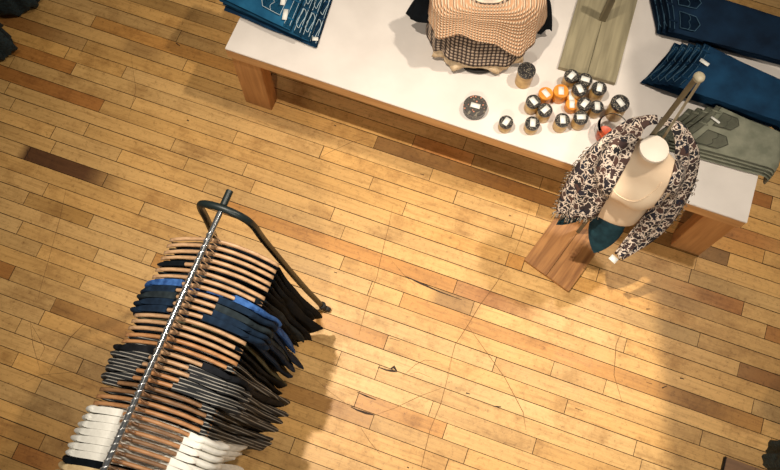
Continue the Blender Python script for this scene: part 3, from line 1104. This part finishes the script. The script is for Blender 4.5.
cloth_ring('basket_weave_tunic', 'brown basket-weave tunic showing beneath the peach knit', 'tunic',
           [(0, .08, .07, .49), (.1, .16, .09, .455), (.2, .21, .118, .40), (.5, .235, .15, .30), (1, .265, .20, .13)], lambda d: .12 + .025 * sin(math.radians(d * 5 + 40)) + .03 * kn(d, 225, 30) - .04 * kn(d, 292, 30) - .05 * kn(d, 205, 18), M['hound'], waves=6, wob=.04, seed=2.2)
cloth_ring('knit_poncho', 'peach chunky knit poncho, top layer of the knitwear on the table', 'poncho',
           [(0, .105, .085, .505), (.08, .15, .098, .50), (.2, .235, .12, .475), (.34, .275, .135, .41), (.6, .285, .155, .32), (1, .295, .20, .22)],
           lambda d: .27 + .015 * sin(math.radians(d * 6)) + .11 * kn(d, 245, 55) - .09 * kn(d, 305, 30) - .06 * kn(d, 335, 30) + .05 * kn(d, 200, 20), M['knit'], waves=5, wob=.055, seed=.7, thick=.012)
cloth_ring('dark_cardigan', 'black cardigan peeking out on both sides of the peach knit', 'cardigan',
           [(0, .14, .05, .47), (.2, .25, .06, .45), (.4, .31, .06, .36), (.7, .345, .06, .25), (1, .375, .06, .10)], lambda d: .18 if 90 < d < 270 else .08 + .02 * sin(d), M['black'], cy0=.05, waves=8, wob=.02, seed=3)
bm = bmesh.new(); tube(bm, smooth_path([(-.075, -.15, .012), (-.055, -.172, .014), (0, -.184, .016), (.05, -.172, .014), (.062, -.15, .012)], 6), .012, 10)
o = obj('carry_handle', bm, M['darktrim'], kf); o['label'] = 'dark curved handle at the foot'

# ------------------------------------------------------------------ clothes rack
RX, RZ = -.885, 1.50


def rack(x, y0, y1, label):
    root = thing('clothes_rack', label, 'clothes rack', (x, (y0 + y1) / 2, 0))
    h = (y0 - y1) / 2
    bm = bmesh.new()
    tube(bm, [(0, -h, RZ), (0, h, RZ)], .011, 16)
    o = obj('rail', bm, M['chrome'], root, True, 40); o['label'] = 'polished chrome rail'
    for s in (1, -1):
        bm = bmesh.new(); tube(bm, [(0, s * h, RZ), (0, s * (h - .06), RZ)], .0135, 16)
        obj('rail_sleeve', bm, M['darktube'], root, True, 40)
        ya = s * (h - .075)
        pts = [(-.30, ya + s * .07, .045), (-.22, ya + s * .05, .5), (-.13, ya + s * .015, 1.18), (-.108, ya + s * .004, 1.40), (-.075, ya, 1.482), (0, ya, 1.507), (.075, ya, 1.482), (.108, ya + s * .004, 1.40), (.122, ya + s * .015, 1.18), (.195, ya + s * .05, .5), (.268, ya + s * .07, .045)]
        bm = bmesh.new(); tube(bm, smooth_path(pts, 8), .0145, 14)
        fr = obj('end_frame', bm, M['darktube'], root, True, 60); fr['label'] = 'dark bent-tube end frame'
        for xx in (-.30, .268):
            bm = bmesh.new(); lathe(bm, [(.017, .035), (.020, .05), (.020, .085), (.016, .09)], 14, (xx, ya + s * .07, 0)); tube(bm, [(xx, ya + s * .07, .045), (xx + .02, ya + s * .07, .03)], .01, 8)
            ft = obj('foot', bm, M['rubber'], fr)
            bm = bmesh.new()
            rings = [[(xx + .02 + rr * cos(2 * PI * k / 18), ya + s * .07 + yy, .026 + rr * sin(2 * PI * k / 18)) for k in range(18)] for yy, rr in ((-.012, .020), (-.009, .025), (.009, .025), (.012, .020))]
            loft(bm, rings); obj('caster', bm, M['rubber'], fr, True, 40)
    return root


rack(RX, .845, -.78, 'long clothes rack with a chrome rail full of wooden hangers')


HX = .026       # the hooks lean, so the arms hang a little to one side of the rail


def arm_z(x):
    u = min(1, abs(x) / .215)
    return -.082 - .078 * u ** 1.7


def hanger_mesh(bm):
    rings = []
    for i in range(33):
        x = -.215 + .43 * i / 32
        z = arm_z(x)
        y = -.018 * (abs(x) / .215) ** 2
        e = min(1, (1 - abs(x) / .2151) * 9 + .35)
        w, h = .0076, .0115 * (.75 + .25 * (1 - abs(x) / .215)) * e
        rings.append([(x + HX, y + w * cos(2 * PI * k / 10), z + h * sin(2 * PI * k / 10)) for k in range(10)])
    loft(bm, rings)


def hook_mesh(bm):
    pts = [(HX * .85, -HX * .52, -.075), (HX * .7, -HX * .4, -.05), (.010, 0, -.026)]
    for q in range(13):
        a = -PI / 2 + .55 + (2 * PI - 1.6) * q / 12
        pts.append((.0155 * cos(a), 0, -.0018 + .0155 * sin(a)))
    tube(bm, pts, .0023, 8)


hanger_protos = {}


def make_hanger(matname):
    if matname not in hanger_protos:
        root = bpy.data.objects.new('wooden_hanger', None)
        C.objects.link(root)
        bm = bmesh.new(); hanger_mesh(bm); obj('hanger_arms', bm, M[matname], root, True, 60)
        bm = bmesh.new(); hook_mesh(bm); o = obj('hook', bm, M['steel'], root); o.rotation_euler = (0, 0, .55); o['label'] = 'chrome wire hook'
        hanger_protos[matname] = root
        return root
    return copy_tree(hanger_protos[matname])


def garment(name, mat, nl, nr, L, fl, seed, phase, sleeve=0.0, hemdrop=.05, drape=.0, thick=.019, wl_=.216, fan=0.0, mat_sleeve=None):
    """hangs from a hanger whose rail centre is the origin"""
    r = random.Random(seed)
    cols, rows = 34, 20

    def P(u, v, side):
        hw = wl_ + (fl - wl_) * (v ** 1.3)
        x = hw * u
        x0 = wl_ * u
        zt = arm_z(x0) + .0135
        # neck opening: the cloth leaves the arms and dips below them
        if -nl < x0 < nr:
            d = min(x0 + nl, nr - x0)
            zt -= min(.085, .024 + d * 1.1)
        zb = -.15 - L + hemdrop * (noise.noise(Vector((u * 2.2, seed, 0))) + .22 * noise.noise(Vector((u * 4, seed, 5)))) - .04 * abs(u)
        z = zt + (zb - zt) * v
        y0 = -.018 * min(1, abs(x0) / .215) ** 2 * (1 - v)
        amp = .016 * min(1, v * 3)
        y = y0 + amp * sin(6 * u + phase + v * 1.5) + amp * .45 * sin(17 * u + phase * 2 + v * 2) + fan * v
        tt = thick * (1 + .55 * min(1, 2.5 * v)) * (max(.05, 1 - abs(u) ** 10)) ** .5
        x *= 1 + .13 * v * noise.noise(Vector((z * 3.5, seed * 1.7, u)))
        return Vector((x + HX, y + side * tt / 2, z))
    bm = bmesh.new()
    rings = []
    for i in range(rows + 1):
        v = i / rows
        us = [-1 + 2 * j / cols for j in range(cols + 1)]
        rings.append([P(u, v, 1) for u in us] + [P(u, v, -1) for u in reversed(us)])
    vr = loft(bm, rings, False, False)
    m = cols + 1
    for ring in (vr[0], vr[-1]):
        for j in range(cols):
            bm.faces.new((ring[j], ring[j + 1], ring[2 * m - 2 - j], ring[2 * m - 1 - j]))
    o = obj(name, bm, mat, None, True, 70)
    if sleeve:
        for s in (-1, 1):
            bm = bmesh.new()
            rr = []
            for i in range(11):
                u = i / 10
                ang = min(1, u * 2.2) * 1.45
                x = HX + s * (.188 + .042 * sin(ang) + .03 * max(0, u - .3))
                z = arm_z(.200) + .006 - .03 * (1 - cos(ang)) - sleeve * u ** 1.25
                tx, tz = cos(ang), -sin(ang)
                wx = .011 + .018 * min(1, u * 2) + .004 * sin(9 * u + seed)
                wy = .0125 + .001 * sin(11 * u + seed)
                if u > .95:
                    wx, wy = wx * .8, wy * .8
                rr.append([(x + wx * cos(2 * PI * k / 14) * -tz * s, -.016 + wy * sin(2 * PI * k / 14) + .003 * sin(8 * u + phase), z + wx * cos(2 * PI * k / 14) * tx) for k in range(14)])
            loft(bm, rr)
            obj('sleeve', bm, mat_sleeve or mat, o)
    return o


ordn = ['first', 'second', 'third', 'fourth', 'fifth', 'sixth', 'seventh', 'eighth', 'ninth', 'tenth', 'eleventh', 'twelfth', 'thirteenth', 'fourteenth', 'fifteenth', 'sixteenth', 'seventeenth', 'eighteenth', 'nineteenth',
        'twentieth', 'twenty-first', 'twenty-second', 'twenty-third', 'twenty-fourth', 'twenty-fifth', 'twenty-sixth', 'twenty-seventh', 'twenty-eighth', 'twenty-ninth', 'thirtieth', 'thirty-first', 'thirty-second',
        'thirty-third', 'thirty-fourth', 'thirty-fifth', 'thirty-sixth', 'thirty-seventh', 'thirty-eighth']
# (kind, cloth, hanger wood, bare left, bare right, length, flare, sleeve)
W_, O_, B_ = 'hangerwood', 'hangerorange', 'hangerbrown'
rows = []
for k in range(4):
    rows.append(('dress', 'black', W_, .24, .24, 1.02 - .03 * k, .285, 0))
rows.append(('dress', 'black', W_, .10, .24, .95, .28, 0))
rows.append(('dress', 'slate', W_, .24, .24, .95, .27, 0))
rows.append(('dress', 'black', W_, .24, .19, .93, .27, 0))
rows += [('blouse', 'blue', W_, .075, .115, .80, .27, .20)]
rows += [('dress', 'navy', W_, .085, .075, .92, .285, .16), ('dress', 'slate', W_, .065, .07, .90, .28, .15), ('dress', 'navy', W_, .065, .075, .92, .29, .16)]
rows += [('dress', 'navy', W_, .085, .045, .93, .28, .15)]
rows += [('tunic', 'olive', W_, .24, .24, .90, .27, 0), ('dress', 'black', W_, .24, .19, .93, .29, 0)]
rows += [('dress', 'black', W_, .24, .24, .95, .29, 0), ('striped_dress', 'stripe', O_, .24, .24, .95, .31, 0), ('striped_dress', 'stripe', O_, .24, .19, .95, .31, 0)]
for k in range(5):
    rows.append(('velvet_dress' if k == 0 else 'striped_dress', 'velvet' if k == 0 else 'stripe', W_ if k < 3 else O_, .06 + .01 * k, [.11, .07, .08, .06, .05][k], .86 + .03 * (k % 2), .29 + .01 * (k % 2), .17))
rows.append(('striped_dress', 'stripe', B_, .15, .16, .88, .30, 0))
for k in range(3):
    rows.append(('striped_dress', 'stripe', O_ if k else B_, .24, .19, .88 - .03 * k, .30, 0))
for k in range(7):
    rows.append(('white_blouse', 'white', B_ if k % 2 else O_, .07 - .004 * k, .155 - .005 * k, .62 + .02 * (k % 3), .26, .17))
for k in range(4):
    rows.append(('dress' if k < 2 else 'blouse', ['black', 'beige', 'beige', 'white'][k], B_, .06, .07, .70, .27, .16))
cnt = {}
cname = {'black': 'black', 'navy': 'navy', 'slate': 'slate-grey', 'blue': 'mid-blue', 'white': 'white', 'beige': 'beige', 'olive': 'olive', 'stripe': 'black-and-white striped', 'velvet': 'black velvet'}
wname = {W_: 'pale wooden', O_: 'orange-brown wooden', B_: 'dark brown wooden'}
tot = {}
for rdef in rows:
    tot[rdef[1]] = tot.get(rdef[1], 0) + 1
STEP = .0262
YS = .668
for i, (kind, cloth, wood, nl, nr, L, fl_, sl) in enumerate(rows):
    y = YS - STEP * i
    yaw = .085 + rnd.uniform(-.012, .012) + (.03 if i < 5 else 0)
    h = make_hanger(wood)
    h.location = (RX, y, RZ)
    h.rotation_euler = (0, 0, yaw)
    tag(h, '%s hanger, %s on the chrome rail counting from its bare end' % (wname[wood], ordn[i]), 'hanger', 'wooden hangers on the clothes rack')
    phase = .25 * i + rnd.uniform(-.4, .4)
    rg = random.Random(900 + i)
    fl_ += rg.uniform(-.03, .028)
    L *= rg.uniform(.88, 1.06)
    g = garment('dress' if 'dress' in kind else kind.replace('white_', ''), M[cloth], nl, nr, L, fl_, 100 + i, phase, sl, hemdrop=.13, fan=rg.uniform(-.02, .02), thick=.025 if cloth == 'stripe' or sl else .019)
    g.location = (RX, y, RZ)
    g.rotation_euler = (0, 0, yaw)
    cnt[cloth] = cnt.get(cloth, 0) + 1
    kd = 'blouse' if 'blouse' in kind else 'tunic' if kind == 'tunic' else 'dress'
    if tot[cloth] == 1:
        lab = 'the one %s %s on the crowded clothes rack' % (cname[cloth], kd)
    else:
        lab = '%s %s on the %s hanger from the chrome rail\'s bare end' % (cname[cloth], kd, ordn[i])
    tag(g, lab, kd, 'clothes on the rack')

# ------------------------------------------------------------------ dark ruffled dresses at the frame's edges, each on a stand of its own
def ruffle_dress(name, label, x, y, z0, z1, a, b, rz, seed, mat, waves=9, amp=.10):
    bm = bmesh.new()
    n, R = 90, 30
    rings = []
    for i in range(R + 1):
        u = i / R
        ring = []
        tier = (u * 5) % 1
        sh = .42 + .58 * min(1, u * 2.2) ** .7
        for k in range(n):
            th = 2 * PI * k / n
            f = sh * (1 + .10 * tier) * (1 + amp * (.3 + .7 * tier) * sin(waves * th + seed + int(u * 5) * 1.3) + amp * .4 * sin((2 * waves + 1) * th + seed * 2))
            ring.append((a * f * cos(th), b * f * sin(th), z1 + (z0 - z1) * u + .02 * sin(waves * th + seed) * u))
        rings.append(ring)
    loft(bm, rings, True, False)
    o = obj(name, bm, mat)
    o.location = (x, y, 0); o.rotation_euler = (0, 0, rz)
    return tag(o, label, 'dress', 'dark dresses at the edges')


q = at(22, 8, .12)
ruffle_dress('ruffled_dress', 'dark teal ruffled dress in the very top-left corner', q.x - .22, q.y + .06, .03, 1.25, .24, .13, .3, 1, M['ruffle'])
q = at(9, 42, .12)
ruffle_dress('ruffled_dress', 'dark teal ruffled dress at the left edge below the corner one', q.x - .26, q.y - .08, .03, 1.2, .26, .10, .3, 4, M['ruffle'])
q = at(727, 457, .028)
cs = thing('display_stand', 'brown plank stand base with a dark edge in the bottom-right corner', 'stand', (q.x + .15, q.y - .25, 0), 0)
plank_board(cs, .30, .50, .026, M['boxwood'])
bm = bmesh.new(); add_box(bm, -.158, -.1505, -.25, .25, 0, .028, .001); o = obj('edge_strip', bm, M['darktrim'], cs); o['label'] = 'dark edge strip'
bm = bmesh.new(); add_box(bm, -.005, .015, .14, .16, .0265, 1.30, .002); obj('post', bm, M['postgrey'], cs, True, 30)
ruffle_dress('ruffled_dress', 'dark teal dress hanging over the plank base in the bottom-right corner', q.x + .15, q.y - .03, .50, 1.3, .165, .13, 0, 2, M['ruffle'], 12, .08)

# ------------------------------------------------------------------ light
def spot(name, loc, target, energy, size, blend, radius, color, sx=1, sy=1, spin=0):
    d = bpy.data.lights.new(name, 'SPOT')
    d.energy = energy; d.spot_size = math.radians(size); d.spot_blend = blend; d.shadow_soft_size = radius; d.color = color
    o = bpy.data.objects.new(name, d)
    C.objects.link(o)
    o.location = loc
    q = (Vector(target) - Vector(loc)).to_track_quat('-Z', 'Y')
    o.rotation_mode = 'QUATERNION'
    o.rotation_quaternion = q
    o.scale = (sx, sy, 1)
    return o


WARM = (1.0, .895, .75)
# unseen main lamp, beam shaped to fade left and make a shade edge right of the table
LA = Vector((-1.35, .90, 5.8))
sA = spot('shaped_beam_spot', LA, LA - Vector((0, 0, 1)), 1600, 100, .3, .05, WARM)
sA.rotation_mode = 'XYZ'
sA.rotation_euler = (0, 0, 0)
sA.data.use_nodes = True
lt = sA.data.node_tree
em = [n for n in lt.nodes if n.type == 'EMISSION'][0]
tcl = N(lt, 'ShaderNodeTexCoord')
sp = N(lt, 'ShaderNodeSeparateXYZ')
lt.links.new(tcl.outputs['Normal'], sp.inputs[0])


def mth(op, x, y=None, z=None):
    n = N(lt, 'ShaderNodeMath', operation=op)
    for i, q in enumerate((x, y, z)):
        if q is None:
            continue
        if isinstance(q, (int, float)):
            n.inputs[i].default_value = q
        else:
            lt.links.new(q, n.inputs[i])
    return n.outputs[0]


az = mth('ABSOLUTE', sp.outputs['Z'])
sgn = BEAM = 1
fx = mth('MULTIPLY', mth('DIVIDE', sp.outputs['X'], az), LA.z * BEAM)   # where the ray meets the floor, from below the lamp
fy = mth('MULTIPLY', mth('DIVIDE', sp.outputs['Y'], az), LA.z * BEAM)
gx = mth('POWER', mth('DIVIDE', mth('SUBTRACT', fx, .45 - LA.x), 2.4), 2.0)
gy = mth('POWER', mth('DIVIDE', mth('SUBTRACT', fy, 1.05 - LA.y), 1.75), 2.0)
ga = mth('POWER', 2.71828, mth('MULTIPLY', mth('ADD', gx, gy), -1.0))
dn = mth('ADD', mth('MULTIPLY', mth('SUBTRACT', fx, 1.165 - LA.x), .951), mth('MULTIPLY', mth('SUBTRACT', fy, 1.2 - LA.y), .310))
cut = N(lt, 'ShaderNodeMapRange', interpolation_type='SMOOTHSTEP')
cut.inputs['From Min'].default_value = -.018
cut.inputs['From Max'].default_value = .018
cut.inputs['To Min'].default_value = 1
cut.inputs['To Max'].default_value = 0
lt.links.new(dn, cut.inputs['Value'])
lt.links.new(mth('MULTIPLY', ga, cut.outputs['Result']), em.inputs['Strength'])
spot('fill_spot', (1.5, 2.4, 5.6), (-.1, 1.25, 0), 640, 70, 1.0, .10, WARM)
spot('fill_spot', (.3, -2.2, 4.6), (.25, 1.6, .5), 420, 52, 1.0, .15, WARM)  # unseen front fill, added to brighten the table's front edge and dress form
w = bpy.data.worlds.new('shop_ambient')
bpy.context.scene.world = w
w.use_nodes = True
w.node_tree.nodes['Background'].inputs['Color'].default_value = (1.0, .92, .82, 1)
w.node_tree.nodes['Background'].inputs['Strength'].default_value = .15
vs_ = bpy.context.scene.view_settings
vs_.view_transform = 'Standard'
vs_.look = 'None'
vs_.gamma = 1
vs_.exposure = 0
